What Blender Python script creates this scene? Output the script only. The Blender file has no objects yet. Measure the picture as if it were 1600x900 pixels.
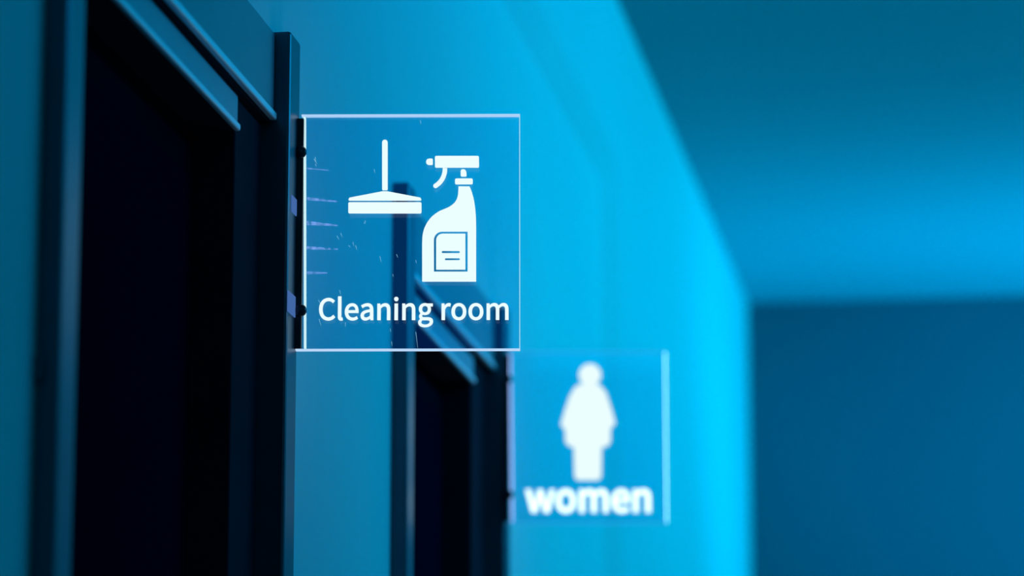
import bpy, bmesh, math, random
from mathutils import Vector, Matrix

# ---------------------------------------------------------------- camera, light
sc = bpy.context.scene
COL = sc.collection
R = math.radians

cam_data = bpy.data.cameras.new('camera')
cam = bpy.data.objects.new('camera', cam_data)
COL.objects.link(cam)
cam.location = (0.0, 0.0, 1.2)
cam.rotation_euler = (R(90 + 11.514), 0.0, R(8.565))
cam_data.sensor_width = 36.0
cam_data.lens = 121.5
cam_data.clip_start = 0.05
cam_data.dof.use_dof = True
cam_data.dof.focus_distance = 3.225
cam_data.dof.aperture_fstop = 4.1
sc.camera = cam

world = bpy.data.worlds.new('world')
sc.world = world
world.use_nodes = True
bg = world.node_tree.nodes['Background']
bg.inputs['Color'].default_value = (0.0, 0.45, 0.80, 1)
bg.inputs['Strength'].default_value = 0.02

def area(name, loc, rot, sx, sy, power, color):
    l = bpy.data.lights.new(name, 'AREA')
    l.shape = 'RECTANGLE'; l.size = sx; l.size_y = sy
    l.energy = power; l.color = color
    o = bpy.data.objects.new(name, l); COL.objects.link(o)
    o.location = loc; o.rotation_euler = rot
    return o
# added row of unseen cyan lights, no fixtures, washing the corridor from the right
for ly, ll, pw, green in ((3.6, 1.4, 5.4, 0.43), (5.0, 1.4, 11.5, 0.54), (6.4, 1.4, 7.0, 0.56), (7.6, 1.0, 10.5, 0.60)):
    lamp = area('added_strip_light', (1.06, ly, 2.60), (0, R(82), 0), 0.3, ll, pw, (0.0, green, 1.0))
    lamp.data.spread = R(130)
# added unseen fill lights: one upward near the far end, one downward by the entrance
area('upward_fill', (0.15, 7.65, 1.5), (R(180), 0, 0), 1.2, 0.8, 12.5, (0.0, 0.46, 1.0)).data.spread = R(110)
area('overhead_fill', (0.2, 0.5, 2.82), (0, 0, 0), 0.5, 1.2, 3.6, (0.0, 0.60, 1.0))

vs = sc.view_settings
vs.view_transform = 'Standard'
vs.look = 'None'
vs.gamma = 1.0
vs.use_curve_mapping = False
vs.exposure = 0.0

# ---------------------------------------------------------------- materials
def new_mat(name):
    m = bpy.data.materials.new(name); m.use_nodes = True
    return m, m.node_tree.nodes, m.node_tree.links

def surface(name, col, rough, metal=0.0, var=0.06, scale=6.0, bump=0.0, bscale=180.0, spec=0.5):
    m, n, l = new_mat(name)
    b = n['Principled BSDF']
    b.inputs['Roughness'].default_value = rough
    b.inputs['Metallic'].default_value = metal
    b.inputs['Specular IOR Level'].default_value = spec
    tc = n.new('ShaderNodeTexCoord')
    nz = n.new('ShaderNodeTexNoise'); nz.inputs['Scale'].default_value = scale
    nz.inputs['Detail'].default_value = 4.0
    l.new(tc.outputs['Object'], nz.inputs['Vector'])
    rp = n.new('ShaderNodeValToRGB')
    rp.color_ramp.elements[0].position = 0.3; rp.color_ramp.elements[1].position = 0.7
    rp.color_ramp.elements[0].color = (*[c * (1 - var) for c in col], 1)
    rp.color_ramp.elements[1].color = (*[min(1, c * (1 + var)) for c in col], 1)
    l.new(nz.outputs['Fac'], rp.inputs['Fac'])
    l.new(rp.outputs['Color'], b.inputs['Base Color'])
    if bump:
        n2 = n.new('ShaderNodeTexNoise'); n2.inputs['Scale'].default_value = bscale
        l.new(tc.outputs['Object'], n2.inputs['Vector'])
        bp = n.new('ShaderNodeBump'); bp.inputs['Strength'].default_value = bump
        bp.inputs['Distance'].default_value = 0.001
        l.new(n2.outputs['Fac'], bp.inputs['Height']); l.new(bp.outputs['Normal'], b.inputs['Normal'])
    return m

def lit(name, col, strength, clear=0.0, breakup=0.0):
    m, n, l = new_mat(name)
    n.remove(n['Principled BSDF']); out = n['Material Output']
    e = n.new('ShaderNodeEmission')
    e.inputs['Color'].default_value = (*col, 1); e.inputs['Strength'].default_value = strength
    if clear <= 0:
        l.new(e.outputs[0], out.inputs['Surface']); return m
    t = n.new('ShaderNodeBsdfTransparent'); mx = n.new('ShaderNodeMixShader')
    mx.inputs[0].default_value = 1 - clear
    if breakup:
        tc = n.new('ShaderNodeTexCoord'); nz = n.new('ShaderNodeTexNoise')
        nz.inputs['Scale'].default_value = breakup
        l.new(tc.outputs['Object'], nz.inputs['Vector'])
        mr = n.new('ShaderNodeMapRange')
        mr.inputs['From Min'].default_value = 0.35; mr.inputs['From Max'].default_value = 0.7
        mr.inputs['To Max'].default_value = 1.6 * (1 - clear)
        l.new(nz.outputs['Fac'], mr.inputs['Value']); l.new(mr.outputs[0], mx.inputs[0])
    l.new(t.outputs[0], mx.inputs[1]); l.new(e.outputs[0], mx.inputs[2])
    l.new(mx.outputs[0], out.inputs['Surface'])
    return m

def acrylic(name, tint, glow, gs):
    m, n, l = new_mat(name)
    n.remove(n['Principled BSDF']); out = n['Material Output']
    t = n.new('ShaderNodeBsdfTransparent'); t.inputs['Color'].default_value = (*tint, 1)
    g = n.new('ShaderNodeBsdfGlossy'); g.inputs['Roughness'].default_value = 0.04
    mx = n.new('ShaderNodeMixShader')
    mx.inputs[0].default_value = 0.03; l.new(t.outputs[0], mx.inputs[1]); l.new(g.outputs[0], mx.inputs[2])
    e = n.new('ShaderNodeEmission'); e.inputs['Color'].default_value = (*glow, 1); e.inputs['Strength'].default_value = gs
    ad = n.new('ShaderNodeAddShader')
    l.new(mx.outputs[0], ad.inputs[0]); l.new(e.outputs[0], ad.inputs[1])
    l.new(ad.outputs[0], out.inputs['Surface'])
    return m

M = dict(
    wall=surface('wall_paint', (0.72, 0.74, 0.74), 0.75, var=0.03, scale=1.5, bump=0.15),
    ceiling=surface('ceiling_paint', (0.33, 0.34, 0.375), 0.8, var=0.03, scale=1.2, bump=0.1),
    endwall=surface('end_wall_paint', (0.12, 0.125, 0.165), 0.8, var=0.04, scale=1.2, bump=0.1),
    floor=surface('floor_vinyl', (0.5, 0.51, 0.53), 0.4, var=0.08, scale=9),
    dark_metal=surface('dark_anodised_frame', (0.09, 0.105, 0.14), 0.35, metal=0.5, var=0.08, scale=14),
    header=surface('painted_header', (0.26, 0.275, 0.32), 0.45, var=0.04, scale=8),
    soffit=surface('head_rail_paint', (0.36, 0.38, 0.46), 0.4, metal=0.0, var=0.05, scale=10),
    bright_metal=surface('bright_aluminium', (0.88, 0.90, 0.95), 0.4, metal=0.25, var=0.03, scale=20),
    narrow_strip=surface('black_gasket', (0.010, 0.016, 0.028), 0.9, var=0.1, scale=10, spec=0.05),
    door=surface('black_door_laminate', (0.004, 0.005, 0.012), 0.9, var=0.2, scale=3, spec=0.0),
    door_panel=surface('black_door_inset', (0.003, 0.003, 0.012), 0.9, var=0.2, scale=3, spec=0.0),
    bracket=surface('black_bracket', (0.012, 0.014, 0.02), 0.5, var=0.1, scale=20),
    screw=surface('black_screw', (0.01, 0.012, 0.02), 0.3, var=0.1, scale=40),
    print=lit('lit_white_print', (0.83, 1.0, 1.0), 1.0),
    print_strong=lit('strongly_lit_print', (0.80, 1.0, 1.0), 1.5),
    edge=lit('lit_acrylic_edge', (0.50, 0.72, 1.0), 0.95),
    edge_thin=lit('lit_acrylic_edge_dim', (0.42, 0.80, 1.0), 0.85),
    led=lit('led_strip', (0.72, 1.0, 1.0), 1.0),
    led_lav=lit('led_strip_lavender', (0.36, 0.50, 1.0), 1.7),
    edge_faint=lit('lit_acrylic_edge_faint', (0.05, 0.45, 0.95), 0.8, clear=0.7),
    edge_cyan=lit('lit_acrylic_edge_cyan', (0.32, 0.85, 1.0), 3.2),
    streak_glow=lit('painted_led_streak', (0.22, 0.42, 1.0), 0.9, clear=0.55, breakup=220.0),  # emissive colour of the painted LED light streaks
    lens=lit('painted_led_reflection', (0.10, 0.25, 0.70), 0.55),  # emissive colour of the painted LED reflections
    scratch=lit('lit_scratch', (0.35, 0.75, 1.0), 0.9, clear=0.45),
    acrylic=acrylic('clear_acrylic', (0.90, 0.95, 0.97), (0.0, 0.16, 1.0), 0.03),
)

# ---------------------------------------------------------------- helpers
def link(name, me, mat, parent=None):
    o = bpy.data.objects.new(name, me); COL.objects.link(o)
    if mat is not None:
        me.materials.append(M[mat] if isinstance(mat, str) else mat)
    if parent is not None:
        o.parent = parent
    return o

def add_box(bm, lo, hi):
    x0, y0, z0 = lo; x1, y1, z1 = hi
    v = [bm.verts.new(p) for p in ((x0,y0,z0),(x1,y0,z0),(x1,y1,z0),(x0,y1,z0),(x0,y0,z1),(x1,y0,z1),(x1,y1,z1),(x0,y1,z1))]
    for f in ((3,2,1,0),(4,5,6,7),(0,1,5,4),(1,2,6,5),(2,3,7,6),(3,0,4,7)):
        bm.faces.new([v[i] for i in f])

def boxes(name, items, mat, parent=None, bevel=0.0, seg=2):
    bm = bmesh.new()
    for lo, hi in items:
        add_box(bm, lo, hi)
    if bevel:
        bmesh.ops.bevel(bm, geom=list(bm.edges), offset=bevel, segments=seg, affect='EDGES', profile=0.5)
    me = bpy.data.meshes.new(name); bm.to_mesh(me); bm.free()
    return link(name, me, mat, parent)

def empty(name, loc, rz=0.0):
    o = bpy.data.objects.new(name, None); COL.objects.link(o)
    o.empty_display_size = 0.05
    o.location = loc; o.rotation_euler = (0, 0, rz)
    return o

def structure(o, label):
    o['kind'] = 'structure'; o['label'] = label
    return o

def flat(name, loops, mat, parent, y=-0.0048, thick=0.0006, offset=0.0):
    """plate cut to an outline with holes: loops of (u, v) in metres, or bezier loops of six numbers"""
    cu = bpy.data.curves.new(name, 'CURVE'); cu.dimensions = '2D'; cu.fill_mode = 'BOTH'
    cu.extrude = thick / 2; cu.offset = offset; cu.resolution_u = 5
    for lp in loops:
        if len(lp[0]) == 2:
            s = cu.splines.new('POLY'); s.points.add(len(lp) - 1)
            for p, (u, v) in zip(s.points, lp): p.co = (u, v, 0, 1)
        else:
            s = cu.splines.new('BEZIER'); s.bezier_points.add(len(lp) - 1)
            for p, b in zip(s.bezier_points, lp):
                p.handle_left_type = p.handle_right_type = 'FREE'
                p.handle_left = (b[0], b[1], 0); p.co = (b[2], b[3], 0); p.handle_right = (b[4], b[5], 0)
        s.use_cyclic_u = True
    tmp = bpy.data.objects.new('tmp', cu); COL.objects.link(tmp)
    dg = bpy.context.evaluated_depsgraph_get()
    me = bpy.data.meshes.new_from_object(tmp.evaluated_get(dg))
    bpy.data.objects.remove(tmp); bpy.data.curves.remove(cu)
    me.name = name; me.materials.clear()
    me.transform(Matrix.Translation((0, y, 0)) @ Matrix.Rotation(R(90), 4, 'X'))
    return link(name, me, mat, parent)

# ---------------------------------------------------------------- setting
WX = -0.69          # plane of the left wall
WP = -0.66          # plane of its raised upper band and far section
YE = 8.22           # end wall
ZC = 2.838          # ceiling
XR = 1.10           # right wall
YB = -1.6           # where the corridor begins behind the camera
STEP_Y, STEP_Z = 5.62, 2.575
D = [(2.322, 3.112), (3.691, 4.447)]     # outer edges of the two door frames
HEAD = 2.095

T = -0.84
structure(boxes('wall_left', [
    ((T, YB, 0), (WX, D[0][0] + 0.02, STEP_Z)),
    ((T, D[0][0] + 0.02, HEAD - 0.01), (WX, D[0][1] - 0.02, STEP_Z)),
    ((T, D[0][1] - 0.02, 0), (WX, D[1][0] + 0.02, STEP_Z)),
    ((T, D[1][0] + 0.02, HEAD - 0.01), (WX, D[1][1] - 0.02, STEP_Z)),
    ((T, D[1][1] - 0.02, 0), (WX, YE, STEP_Z)),
    ((T, YB, STEP_Z), (WX, YE, ZC)),
], 'wall'), 'smooth plain corridor wall with two dark doors')
def raised_band():
    """upper band and far section standing 3 cm proud, with a soft sloping edge and a rounded inner corner"""
    bm = bmesh.new()
    def edge(off, x, r):
        cy, cz = STEP_Y + off - r, STEP_Z + off - r
        pts = [(YB, cz + r)]
        pts += [(cy + r * math.sin(a), cz + r * math.cos(a)) for a in [math.pi / 2 * i / 8 for i in range(9)]]
        pts += [(STEP_Y + off, 0.0)]
        return [bm.verts.new((x, y, z)) for y, z in pts]
    prof = [(-0.055, WX - 0.001, 0.05), (-0.045, WX + 0.002, 0.055), (-0.015, WX + 0.026, 0.06), (0.0, WP, 0.07)]
    rings = [edge(*p) for p in prof]
    for p, q in zip(rings, rings[1:]):
        for i in range(len(p) - 1):
            bm.faces.new((p[i], q[i], q[i + 1], p[i + 1])).smooth = True
    last = rings[-1]
    c = [bm.verts.new((WP, YB, ZC)), bm.verts.new((WP, last[-1].co.y, ZC)), bm.verts.new((WP, YE, ZC)), bm.verts.new((WP, YE, 0))]
    bm.faces.new(last[:-1] + [c[1], c[0]])
    bm.faces.new([last[-2], last[-1], c[3], c[2], c[1]])
    bmesh.ops.recalc_face_normals(bm, faces=bm.faces)
    me = bpy.data.meshes.new('trim_1'); bm.to_mesh(me); bm.free()
    return link('trim_1', me, 'wall')
structure(raised_band(), 'slightly raised band of the wall running under the ceiling and down to the far corner')
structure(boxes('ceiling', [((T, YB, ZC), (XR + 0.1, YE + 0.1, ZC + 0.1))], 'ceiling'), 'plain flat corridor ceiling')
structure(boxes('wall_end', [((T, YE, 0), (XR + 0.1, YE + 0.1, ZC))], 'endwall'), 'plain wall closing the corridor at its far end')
structure(boxes('floor', [((T, YB, -0.1), (XR + 0.1, YE + 0.1, 0))], 'floor'), 'plain corridor floor')
structure(boxes('wall_right', [((XR, YB, 0), (XR + 0.1, YE, ZC))], 'wall'), 'plain corridor wall opposite the doors')

def doorway(name, y0, y1, label):
    d = structure(empty(name, (WX, y0, 0)), label)
    w = y1 - y0
    jw, proud, back = 0.045, 0.018, -0.075
    zt = 2.0
    for a, b in ((0, jw), (w - jw, w)):
        boxes('jamb', [((back, a, 0), (proud, b, HEAD - 0.01 + (0 if a == 0 else 0.0)))], 'dark_metal', d, bevel=0.003)
    boxes('header_panel', [((-0.02, jw, zt + 0.006), (0.003, w - jw, HEAD - 0.012))], 'header', d, bevel=0.002)
    ye = w - jw - 0.105
    boxes('front_lip', [((-0.001, jw, zt - 0.002), (0.006, w - jw, zt + 0.006))], 'bright_metal', d, bevel=0.002, seg=3)
    boxes('gasket', [((-0.05, jw, zt - 0.004), (-0.001, w - jw, zt + 0.006))], 'narrow_strip', d)
    boxes('head_rail', [((-0.010, jw, zt - 0.031), (-0.007, ye, zt - 0.004))], 'soffit', d, bevel=0.001)
    boxes('inner_lip', [((-0.010, jw, zt - 0.038), (-0.004, ye, zt - 0.031))], 'bright_metal', d, bevel=0.002, seg=3)
    boxes('gasket', [((-0.05, jw, zt - 0.037), (-0.010, ye, zt - 0.004))], 'narrow_strip', d)
    boxes('inner_jamb', [((-0.05, ye, 0), (-0.009, w - jw, zt - 0.004))], 'narrow_strip', d, bevel=0.002)
    leaf = boxes('door_leaf', [((-0.085, jw, 0.01), (-0.048, w - jw, zt + 0.02))], 'door', d, bevel=0.002)
    boxes('inset_panel', [((-0.05, jw + 0.06, 0.15), (-0.0465, w - jw - 0.06, zt - 0.08))], 'door_panel', leaf, bevel=0.001)
    boxes('hinge', [((0.0, -0.006, 1.620), (0.006, 0.004, 1.640))], 'dark_metal', d, bevel=0.002)
    return d
doorway('door_1', *D[0], 'dark door in a metal frame behind the cleaning room sign')
doorway('door_2', *D[1], 'dark door in a metal frame behind the women sign')

# ---------------------------------------------------------------- signs
ART = {"squeegee_handle":[[[79.4,198.6],[79.6,199.6],[80.0,200.4],[80.7,201.0],[81.6,201.3],[82.5,201.3],[83.3,201.0],[84.0,200.4],[84.5,199.6],[84.7,198.6],[85.0,153.4],[84.9,152.9],[84.5,152.5],[84.0,152.4],[80.7,152.4],[80.2,152.5],[79.9,152.9],[79.8,153.4]]],"squeegee_cap":[[[77.3,150.8],[77.7,150.9],[78.3,151.0],[79.0,151.2],[79.6,151.3],[80.3,151.3],[80.9,151.4],[81.6,151.4],[82.3,151.4],[83.0,151.4],[83.7,151.4],[84.4,151.3],[85.0,151.3],[85.7,151.1],[86.4,151.0],[87.0,150.9],[87.4,150.8],[115.9,145.2],[116.7,143.2],[116.4,142.5],[115.7,142.3],[49.2,142.4],[48.5,142.7],[48.2,143.4],[49.0,145.3]]],"squeegee_blade":[[[115.6,140.8],[116.2,140.6],[116.7,140.1],[116.9,139.5],[116.9,131.2],[116.7,130.6],[116.3,130.1],[115.7,129.9],[49.4,130.1],[48.8,130.3],[48.3,130.7],[48.2,131.4],[48.1,139.7],[48.2,140.3],[48.7,140.8],[49.3,140.9]]],"spray_nozzle":[[[126.5,182.9],[127.1,182.6],[127.4,181.9],[127.4,177.7],[127.2,177.0],[126.5,176.7],[124.0,176.7],[122.9,176.9],[122.0,177.4],[121.3,178.2],[121.0,179.3],[121.0,180.3],[121.3,181.3],[122.0,182.2],[122.9,182.7],[123.9,182.9]]],"spray_head":[[[169.6,185.4],[170.2,185.2],[170.7,184.7],[170.8,184.1],[170.9,175.3],[170.7,174.6],[170.2,174.1],[169.6,174.0],[130.6,174.1],[130.0,174.2],[129.5,174.7],[129.4,175.4],[129.3,184.2],[129.5,184.8],[129.9,185.3],[130.6,185.5]]],"spray_trigger":[[[141.0,173.6],[141.0,173.1],[140.9,172.4],[140.9,171.5],[140.8,170.5],[140.7,169.4],[140.5,168.3],[140.2,167.3],[139.9,166.3],[139.6,165.3],[139.2,164.2],[138.7,163.2],[138.3,162.3],[137.7,161.3],[137.2,160.5],[136.6,159.7],[136.0,158.9],[135.4,158.2],[134.7,157.5],[134.1,156.9],[133.3,156.3],[132.6,155.8],[132.0,155.3],[131.5,155.0],[131.2,154.7],[130.8,154.5],[130.0,154.3],[129.2,154.5],[128.5,154.9],[128.0,155.6],[127.8,156.5],[127.9,157.3],[128.4,158.1],[128.7,158.3],[129.1,158.6],[129.6,158.9],[130.1,159.3],[130.7,159.8],[131.2,160.2],[131.7,160.7],[132.2,161.2],[132.7,161.8],[133.2,162.4],[133.7,163.0],[134.1,163.7],[134.5,164.4],[134.9,165.1],[135.2,165.9],[135.6,166.8],[135.9,167.7],[136.1,168.6],[136.3,169.4],[136.5,170.1],[136.6,170.9],[136.6,171.8],[136.7,172.6],[136.7,173.3],[136.7,173.9]]],"spray_neck":[[[154.7,172.5],[157.1,172.5],[158.2,171.6],[158.4,171.0],[158.8,170.3],[159.0,169.4],[159.1,168.5],[159.1,167.5],[159.2,166.8],[159.2,166.4],[158.9,165.7],[158.2,165.4],[154.6,165.4],[153.9,165.7],[153.6,166.4],[153.6,171.4]]],"spray_collar":[[[163.8,163.6],[164.4,163.4],[164.9,162.9],[165.0,162.3],[165.0,159.2],[164.9,158.5],[164.4,158.1],[163.8,157.9],[149.5,157.9],[148.9,158.1],[148.4,158.6],[148.3,159.2],[148.3,162.3],[148.4,163.0],[148.9,163.4],[149.5,163.6]]],"spray_bottle_body":[[[162.0,155.9],[162.4,155.0],[163.0,153.7],[163.6,152.1],[164.2,150.4],[164.7,148.6],[165.2,146.9],[165.7,145.0],[166.1,143.0],[166.5,141.0],[166.8,138.9],[167.1,136.8],[167.4,134.6],[167.6,132.3],[167.8,130.0],[168.0,127.6],[168.1,124.9],[168.2,121.9],[168.2,118.9],[168.3,116.4],[168.3,114.6],[168.4,64.5],[117.9,64.6],[117.7,100.2],[117.7,101.4],[117.8,103.1],[117.8,105.1],[117.9,107.2],[118.1,109.1],[118.4,110.8],[118.8,112.6],[119.2,114.3],[119.8,116.0],[120.5,117.6],[121.3,119.3],[122.2,121.0],[123.3,122.7],[124.4,124.2],[125.6,125.7],[126.9,127.1],[128.3,128.3],[129.8,129.5],[131.4,130.6],[133.0,131.7],[134.8,132.7],[136.8,133.5],[138.9,134.4],[140.8,135.2],[142.5,136.0],[143.9,136.9],[145.2,137.8],[146.3,138.7],[147.3,139.6],[148.2,140.6],[148.9,141.6],[149.6,142.7],[150.1,143.9],[150.5,145.1],[150.8,146.2],[151.1,147.4],[151.3,148.6],[151.3,149.8],[151.4,150.9],[151.5,151.9],[151.5,152.9],[151.6,153.8],[151.6,154.7],[151.6,155.4],[151.6,156.0]],[[128.7,104.5],[128.9,106.3],[129.5,108.0],[130.4,109.5],[131.6,110.7],[133.1,111.7],[134.7,112.2],[136.4,112.4],[160.3,112.4],[160.4,74.0],[128.9,74.1]],[[130.8,104.0],[130.9,105.5],[131.4,106.8],[132.1,108.1],[133.1,109.1],[134.3,109.9],[135.7,110.3],[137.1,110.5],[158.2,110.4],[158.3,76.0],[130.9,76.0]],[[152.1,93.8],[152.6,93.7],[152.9,93.4],[153.1,92.9],[153.1,92.7],[152.9,92.2],[152.6,91.9],[152.1,91.7],[137.0,91.8],[136.5,91.9],[136.2,92.3],[136.0,92.7],[136.0,92.9],[136.2,93.4],[136.5,93.7],[137.0,93.9]],[[152.2,86.9],[152.6,86.8],[153.0,86.5],[153.1,86.0],[153.1,85.9],[153.0,85.4],[152.6,85.1],[152.2,85.0],[139.9,85.0],[139.5,85.1],[139.2,85.5],[139.1,85.9],[139.1,86.1],[139.2,86.5],[139.5,86.8],[139.9,86.9]]],"woman_head":[[[124.9,194.7],[124.4,190.9],[122.9,187.3],[120.6,184.3],[117.6,181.9],[114.0,180.4],[110.3,179.9],[106.5,180.4],[103.0,181.9],[100.0,184.3],[97.7,187.4],[96.2,190.9],[95.7,194.8],[96.3,198.6],[97.7,202.2],[100.1,205.2],[103.1,207.6],[106.6,209.1],[110.4,209.6],[114.2,209.1],[117.7,207.6],[120.7,205.2],[123.0,202.1],[124.5,198.6]]],"woman_body":[[[110.3,182.7],[123.1,181.7],[131.1,171.8],[137.8,150.9],[143.3,130.5],[137.0,124.2],[136.9,106.7],[132.8,100.7],[125.3,99.0],[124.5,60.6],[120.7,55.9],[107.0,55.9],[92.8,55.9],[89.6,60.7],[88.8,99.0],[82.3,100.8],[77.6,106.8],[77.6,121.8],[71.7,129.1],[77.1,147.7],[83.7,167.0],[90.9,179.1],[96.9,182.4]]],"text1":[[22.1,28.4],[198.3,49.1]],"text2":[[27.4,15.0],[187.2,42.5]],"streak":[[[8.7,173.7],[29.9,171.8]],[[9.0,144.6],[39.2,141.4]],[[8.7,121.1],[38.2,118.6]],[[9.6,97.1],[38.5,95.8]],[[9.9,73.2],[29.1,73.1]]],"scratch":[[[16.5,178.0],[17.7,175.5]],[[15.2,183.0],[18.3,178.0]],[[78.2,89.0],[79.4,83.5]],[[91.6,144.4],[92.3,140.7]],[[64.1,123.5],[64.1,120.4]],[[62.9,121.6],[63.5,120.4]],[[48.7,99.5],[50.5,97.6]],[[52.8,102.6],[53.5,98.9]],[[55.3,99.5],[56.5,95.2]],[[16.4,184.8],[17.1,179.9]],[[115.3,220.1],[116.0,216.3]],[[72.1,172.9],[72.8,169.2]],[[93.8,90.8],[95.0,87.7]],[[90.3,71.8],[90.9,69.3]],[[112.2,16.8],[114.1,1.6]],[[89.6,7.7],[90.2,3.5]],[[41.3,111.2],[42.6,107.5]],[[37.7,108.7],[39.6,105.0]],[[21.0,47.5],[24.0,41.4]],[[21.8,29.2],[23.6,23.1]],[[111.8,85.2],[112.5,82.2]],[[46.4,26.1],[46.4,21.8]],[[88.3,19.9],[88.9,16.9]],[[40.7,56.6],[41.9,52.3]]],"screw":[[4.9,189.2],[6.7,37.1]]}
GLYPH, ADV = [{"C":[[[679,-46,1320,-46,1653,-46],[1905,88,2108,322,2048,391],[1989,460,1929,529,1765,347],[1579,238,1334,238,844,238],[536,644,536,1292,536,1933],[861,2328,1345,2328,1565,2328],[1733,2230,1870,2087,1928,2157],[1986,2227,2045,2297,1898,2461],[1653,2612,1341,2612,690,2612],[203,2111,203,1282,203,448]]],"l":[[[420,-46,658,-46,746,-46],[798,-32,844,-18,829,64],[813,146,798,228,763,221],[749,221,732,221,683,221],[644,259,644,357,644,1167],[644,1977,644,2787,537,2787],[430,2787,322,2787,322,1984],[322,1181,322,378,322,109]]],"e":[[[585,-46,1092,-46,1348,-46],[1551,39,1716,147,1678,218],[1641,289,1604,361,1460,266],[1313,210,1127,210,767,210],[518,469,497,875,924,875],[1352,875,1779,875,1786,924],[1793,987,1793,1057,1793,1600],[1520,1950,1033,1950,599,1950],[182,1569,182,949,182,322]],[[833,1103,494,1103,532,1481],[770,1695,1040,1695,1338,1695],[1513,1488,1513,1103,1173,1103]]],"a":[[[441,-46,760,-46,994,-46],[1208,77,1390,228,1394,228],[1397,228,1401,228,1410,152],[1419,76,1429,0,1516,0],[1604,0,1691,0,1691,390],[1691,780,1691,1169,1691,1642],[1499,1950,1033,1950,725,1950],[459,1814,287,1702,328,1628],[369,1555,410,1481,560,1583],[760,1684,980,1684,1292,1684],[1373,1450,1373,1204,564,1113],[207,907,207,494,207,151]],[[1033,214,851,214,662,214],[515,298,515,515,515,760],[732,917,1373,991,1373,815],[1373,638,1373,462,1187,298]]],"n":[[[322,634,322,0,430,0],[537,0,644,0,644,460],[644,920,644,1380,833,1572],[966,1670,1162,1670,1415,1670],[1523,1520,1523,1162,1523,775],[1523,387,1523,0,1629,0],[1736,0,1842,0,1842,401],[1842,803,1842,1204,1842,1688],[1660,1950,1261,1950,1001,1950],[802,1807,623,1625,621,1625],[619,1625,616,1625,606,1717],[595,1809,585,1901,497,1901],[410,1901,322,1901,322,1268]]],"i":[[[322,634,322,0,430,0],[537,0,644,0,644,634],[644,1268,644,1901,537,1901],[430,1901,322,1901,322,1268]],[[357,2293,483,2293,609,2293],[697,2377,697,2507,697,2630],[609,2714,483,2714,357,2714],[273,2630,273,2507,273,2377]]],"g":[[[501,-875,963,-875,1551,-875],[1926,-571,1926,-217,1926,98],[1702,235,1264,235,1139,235],[1014,235,889,235,634,235],[557,322,557,441,557,546],[609,609,679,669,763,627],[868,602,959,602,1352,602],[1656,858,1656,1264,1656,1429],[1593,1569,1502,1656,1632,1656],[1761,1656,1891,1656,1891,1738],[1891,1820,1891,1901,1670,1901],[1450,1901,1229,1901,1162,1929],[1068,1950,959,1950,578,1950],[249,1688,249,1271,249,1043],[371,858,497,760,497,755],[497,750,497,746,396,676],[287,550,287,392,287,242],[361,140,459,81,459,75],[459,69,459,63,280,-46],[179,-203,179,-368,179,-693]],[[1180,819,959,819,742,819],[557,994,557,1271,557,1551],[739,1716,959,1716,1187,1716],[1366,1551,1366,1271,1366,994]],[[1376,-655,1008,-655,662,-655],[459,-525,459,-322,459,-214],[515,-98,651,0,735,-21],[826,-28,896,-28,1006,-28],[1116,-28,1225,-28,1478,-28],[1611,-91,1611,-270,1611,-466]]],"r":[[[322,634,322,0,430,0],[537,0,644,0,644,407],[644,815,644,1222,770,1544],[963,1663,1120,1663,1201,1663],[1243,1653,1306,1632,1326,1724],[1346,1816,1366,1908,1306,1940],[1246,1950,1162,1950,952,1950],[756,1796,623,1555,621,1555],[619,1555,616,1555,606,1670],[595,1786,585,1901,497,1901],[410,1901,322,1901,322,1268]]],"o":[[[595,-46,1061,-46,1527,-46],[1940,319,1940,949,1940,1583],[1527,1950,1061,1950,595,1950],[182,1583,182,949,182,319]],[[1390,221,1061,221,732,221],[511,511,511,949,511,1387],[732,1681,1061,1681,1390,1681],[1614,1387,1614,949,1614,511]]],"w":[[[447,634,623,0,747,0],[871,0,994,0,1084,340],[1174,679,1264,1019,1313,1201],[1352,1380,1394,1572,1399,1572],[1405,1572,1411,1572,1457,1380],[1492,1204,1541,1026,1632,684],[1723,342,1814,0,1943,0],[2073,0,2202,0,2374,634],[2546,1268,2717,1901,2614,1901],[2512,1901,2409,1901,2317,1535],[2225,1168,2132,802,2090,620],[2055,448,2017,273,2011,273],[2005,273,1999,273,1954,448],[1912,620,1866,802,1767,1168],[1668,1535,1569,1901,1465,1901],[1361,1901,1257,1901,1158,1535],[1059,1168,959,802,914,620],[872,448,833,273,827,273],[822,273,816,273,777,448],[742,620,704,802,609,1168],[515,1535,420,1901,312,1901],[203,1901,95,1901,271,1268]]],"m":[[[322,634,322,0,430,0],[537,0,644,0,644,460],[644,920,644,1380,816,1576],[977,1670,1120,1670,1362,1670],[1474,1520,1474,1162,1474,775],[1474,387,1474,0,1580,0],[1687,0,1793,0,1793,460],[1793,920,1793,1380,1971,1576],[2125,1670,2272,1670,2514,1670],[2626,1520,2626,1162,2626,775],[2626,387,2626,0,2732,0],[2838,0,2945,0,2945,401],[2945,803,2945,1204,2945,1688],[2759,1950,2370,1950,2136,1950],[1940,1800,1740,1586,1663,1810],[1509,1950,1215,1950,987,1950],[791,1807,623,1625,621,1625],[619,1625,616,1625,606,1717],[595,1809,585,1901,497,1901],[410,1901,322,1901,322,1268]]]},{"C":2234,"l":994,"e":1940,"a":1971,"n":2136,"i":963,"g":1975,"r":1359,"o":2122,"w":2808,"m":3242," ":784}]
MM = 0.001

def mm(loops): return [[(u * MM, v * MM) for u, v in lp] for lp in loops]

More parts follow.
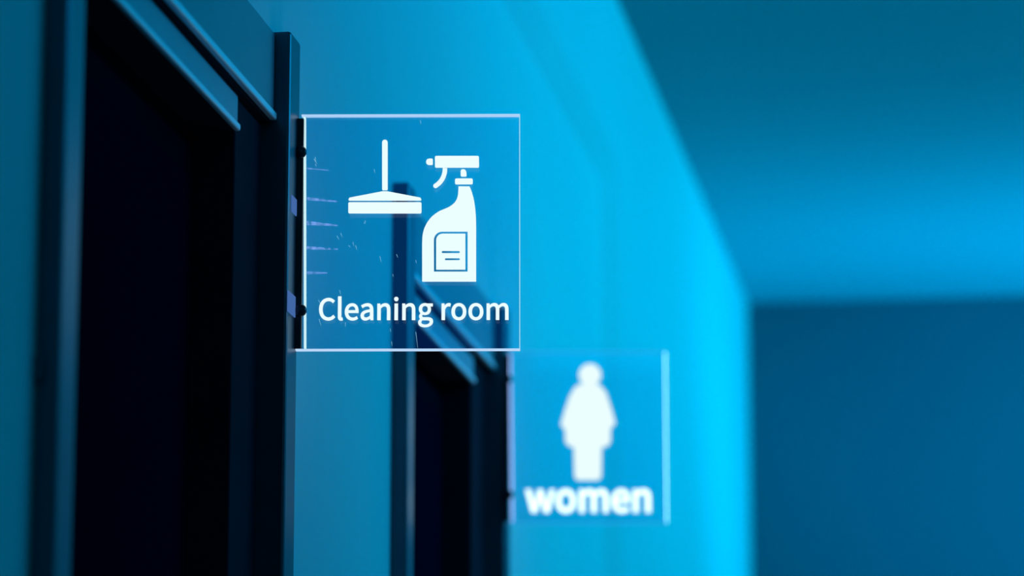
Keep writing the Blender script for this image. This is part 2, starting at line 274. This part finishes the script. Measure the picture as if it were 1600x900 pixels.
def trace(lp, n=6):
    """bezier loop to a clean polygon"""
    out = []
    for a, b in zip(lp, lp[1:] + lp[:1]):
        p0, p1, p2, p3 = a[2:4], a[4:6], b[0:2], b[2:4]
        straight = abs((p1[0]-p0[0])*(p3[1]-p0[1]) - (p1[1]-p0[1])*(p3[0]-p0[0])) + abs((p2[0]-p0[0])*(p3[1]-p0[1]) - (p2[1]-p0[1])*(p3[0]-p0[0])) < 400
        for i in range(1 if straight else n):
            s = i / n; r = 1 - s
            q = tuple(r**3*p0[k] + 3*r*r*s*p1[k] + 3*r*s*s*p2[k] + s**3*p3[k] for k in (0, 1))
            if not out or math.dist(q, out[-1]) > 24: out.append(q)
    if math.dist(out[0], out[-1]) < 24: out.pop()
    return out

def bolder(pts, d):
    """move an outline outwards by d (outer loops run counter-clockwise, holes clockwise)"""
    n = len(pts); res = []
    for i in range(n):
        a, b, c = Vector(pts[i - 1]), Vector(pts[i]), Vector(pts[(i + 1) % n])
        e, f = (b - a).normalized(), (c - b).normalized()
        n1, n2 = Vector((-e.y, e.x)), Vector((-f.y, f.x))
        m = n1 + n2
        if m.length < 0.3: m = n1
        m.normalize()
        res.append(tuple(b + m * -d / max(0.6, m.dot(n1))))
    return res

def lettering(text, u0, u1, v0, sv, parent, bold, mat='print'):
    """text set on baseline v0 (mm) from u0 to u1, sv = mm per glyph unit in height"""
    xs = [p[2] for lp in GLYPH[text[0]] for p in lp]
    xe = [p[2] for lp in GLYPH[text[-1]] for p in lp]
    total = sum(ADV[c] for c in text[:-1]) + max(xe) - min(xs)
    su = (u1 - u0) / total
    x = -min(xs)
    for c in text:
        if c != ' ':
            loops = [bolder([((p + x) * su * MM + u0 * MM, (q * sv + v0) * MM) for p, q in trace(lp)], bold) for lp in GLYPH[c]]
            flat('letter', loops, mat, parent)
        x += ADV[c]

TH = 0.0042          # half the panel thickness
def sign(name, loc, label, mats, reflections=()):
    s = empty(name, loc, R(8.0))
    s['label'] = label; s['category'] = 'sign'; s['group'] = 'edge-lit acrylic signs on the door frames'
    top, right, bottom, led = mats
    W_, H_ = 0.2095, 0.2262
    br = boxes('mounting_bracket', [((-0.003, -0.006, 0.001), (0.0055, 0.007, H_ - 0.004))], 'bracket', s, bevel=0.001)
    pn = boxes('acrylic_panel', [((0.005, -TH, 0.0010), (W_ - 0.0008, TH, H_ - 0.0010))], 'acrylic', s)
    boxes('lit_edge', [((0.003, -TH, H_ - 0.0010), (W_, TH, H_))], top, pn)
    boxes('lit_edge', [((W_ - 0.0008, -TH, 0.0010), (W_, TH, H_ - 0.0010))], right, pn)
    boxes('lit_edge', [((0.0, -TH, 0.0), (W_, TH, 0.0010))], bottom, pn)
    le = boxes('led_strip', [((-0.0009, -TH, 0), (0.0009, TH, 0.222))], led, pn)
    le.location = (0.0088, 0, 0.002); le.rotation_euler = (0, R(-0.75), 0)
    for u, v in ART['screw']:
        bm = bmesh.new()
        bmesh.ops.create_uvsphere(bm, u_segments=20, v_segments=10, radius=0.0062)
        me = bpy.data.meshes.new('screw_head'); bm.to_mesh(me); bm.free()
        for p in me.polygons: p.use_smooth = True
        o = link('screw_head', me, 'screw', br)
        o.location = ((u - 2.6) * MM, -0.006, v * MM); o.scale = (1, 0.6, 1)
    for v0, v1, y0 in reflections:  # glowing patches standing in for LED reflections on the post
        ln = boxes('led_reflection', [((-0.0005, y0, v0), (0.0010, -0.007, v1))], 'lens', br, bevel=0.0006, seg=3)  # material 'lens' is the painted LED reflection colour, not a lens
        ln.rotation_euler = (0, 0, R(-8.0)); ln['label'] = 'pale lavender reflection painted as a glowing patch'
    return s, pn

def narrow_strip(u0, v0, u1, v1, h, mat, name, parent):  # tapered flat strip for one painted streak of light
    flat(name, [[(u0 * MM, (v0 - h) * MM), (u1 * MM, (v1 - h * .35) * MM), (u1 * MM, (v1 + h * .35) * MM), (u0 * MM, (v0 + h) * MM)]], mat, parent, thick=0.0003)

s1, p1 = sign('acrylic_sign', (WX + 0.018, 3.1064, 1.7864),
              'clear lit acrylic sign reading Cleaning room with squeegee and spray bottle', ('edge', 'edge_thin', 'edge', 'led'),
              reflections=((0.030, 0.050, -0.038), (0.127, 0.143, -0.028)))
for key in ('squeegee_handle', 'squeegee_cap', 'squeegee_blade', 'spray_nozzle', 'spray_head', 'spray_trigger',
            'spray_neck', 'spray_collar', 'spray_bottle_body'):
    flat(key, mm(ART[key]), 'print', p1)
lettering('Cleaning room', ART['text1'][0][0], ART['text1'][1][0], ART['text1'][0][1], (49.1 - 28.4) / 2640, p1, 0.00045)
for (a, b), h in zip(ART['streak'], (0.8, 1.5, 2.0, 1.6, 1.4)):  # LED light inside the panel, painted as thin glowing strips
    narrow_strip(*a, *b, h, 'streak_glow', 'painted_led_streak', p1)
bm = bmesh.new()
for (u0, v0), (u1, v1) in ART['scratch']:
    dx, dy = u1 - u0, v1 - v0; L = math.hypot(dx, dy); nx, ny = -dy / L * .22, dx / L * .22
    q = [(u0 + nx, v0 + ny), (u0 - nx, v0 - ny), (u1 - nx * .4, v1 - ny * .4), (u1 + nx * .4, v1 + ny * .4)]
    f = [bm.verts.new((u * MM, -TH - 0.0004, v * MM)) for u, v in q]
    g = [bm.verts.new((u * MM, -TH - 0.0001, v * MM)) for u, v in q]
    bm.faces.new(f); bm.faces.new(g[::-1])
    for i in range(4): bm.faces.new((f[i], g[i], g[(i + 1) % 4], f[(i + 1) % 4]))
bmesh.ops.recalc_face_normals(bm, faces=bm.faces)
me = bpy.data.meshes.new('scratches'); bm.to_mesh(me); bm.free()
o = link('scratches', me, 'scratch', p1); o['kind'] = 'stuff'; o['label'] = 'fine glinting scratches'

s2, p2 = sign('acrylic_sign', (WX + 0.018, 4.4061, 1.7959),
              'clear lit acrylic sign reading women with standing figure', ('edge_faint', 'edge_cyan', 'edge_faint', 'led_lav'))
for key in ('woman_head', 'woman_body'):
    flat(key, mm(ART[key]), 'print', p2)
lettering('women', ART['text2'][0][0], ART['text2'][1][0], ART['text2'][0][1], 27.5 / 1900, p2, 0.0013, 'print_strong')
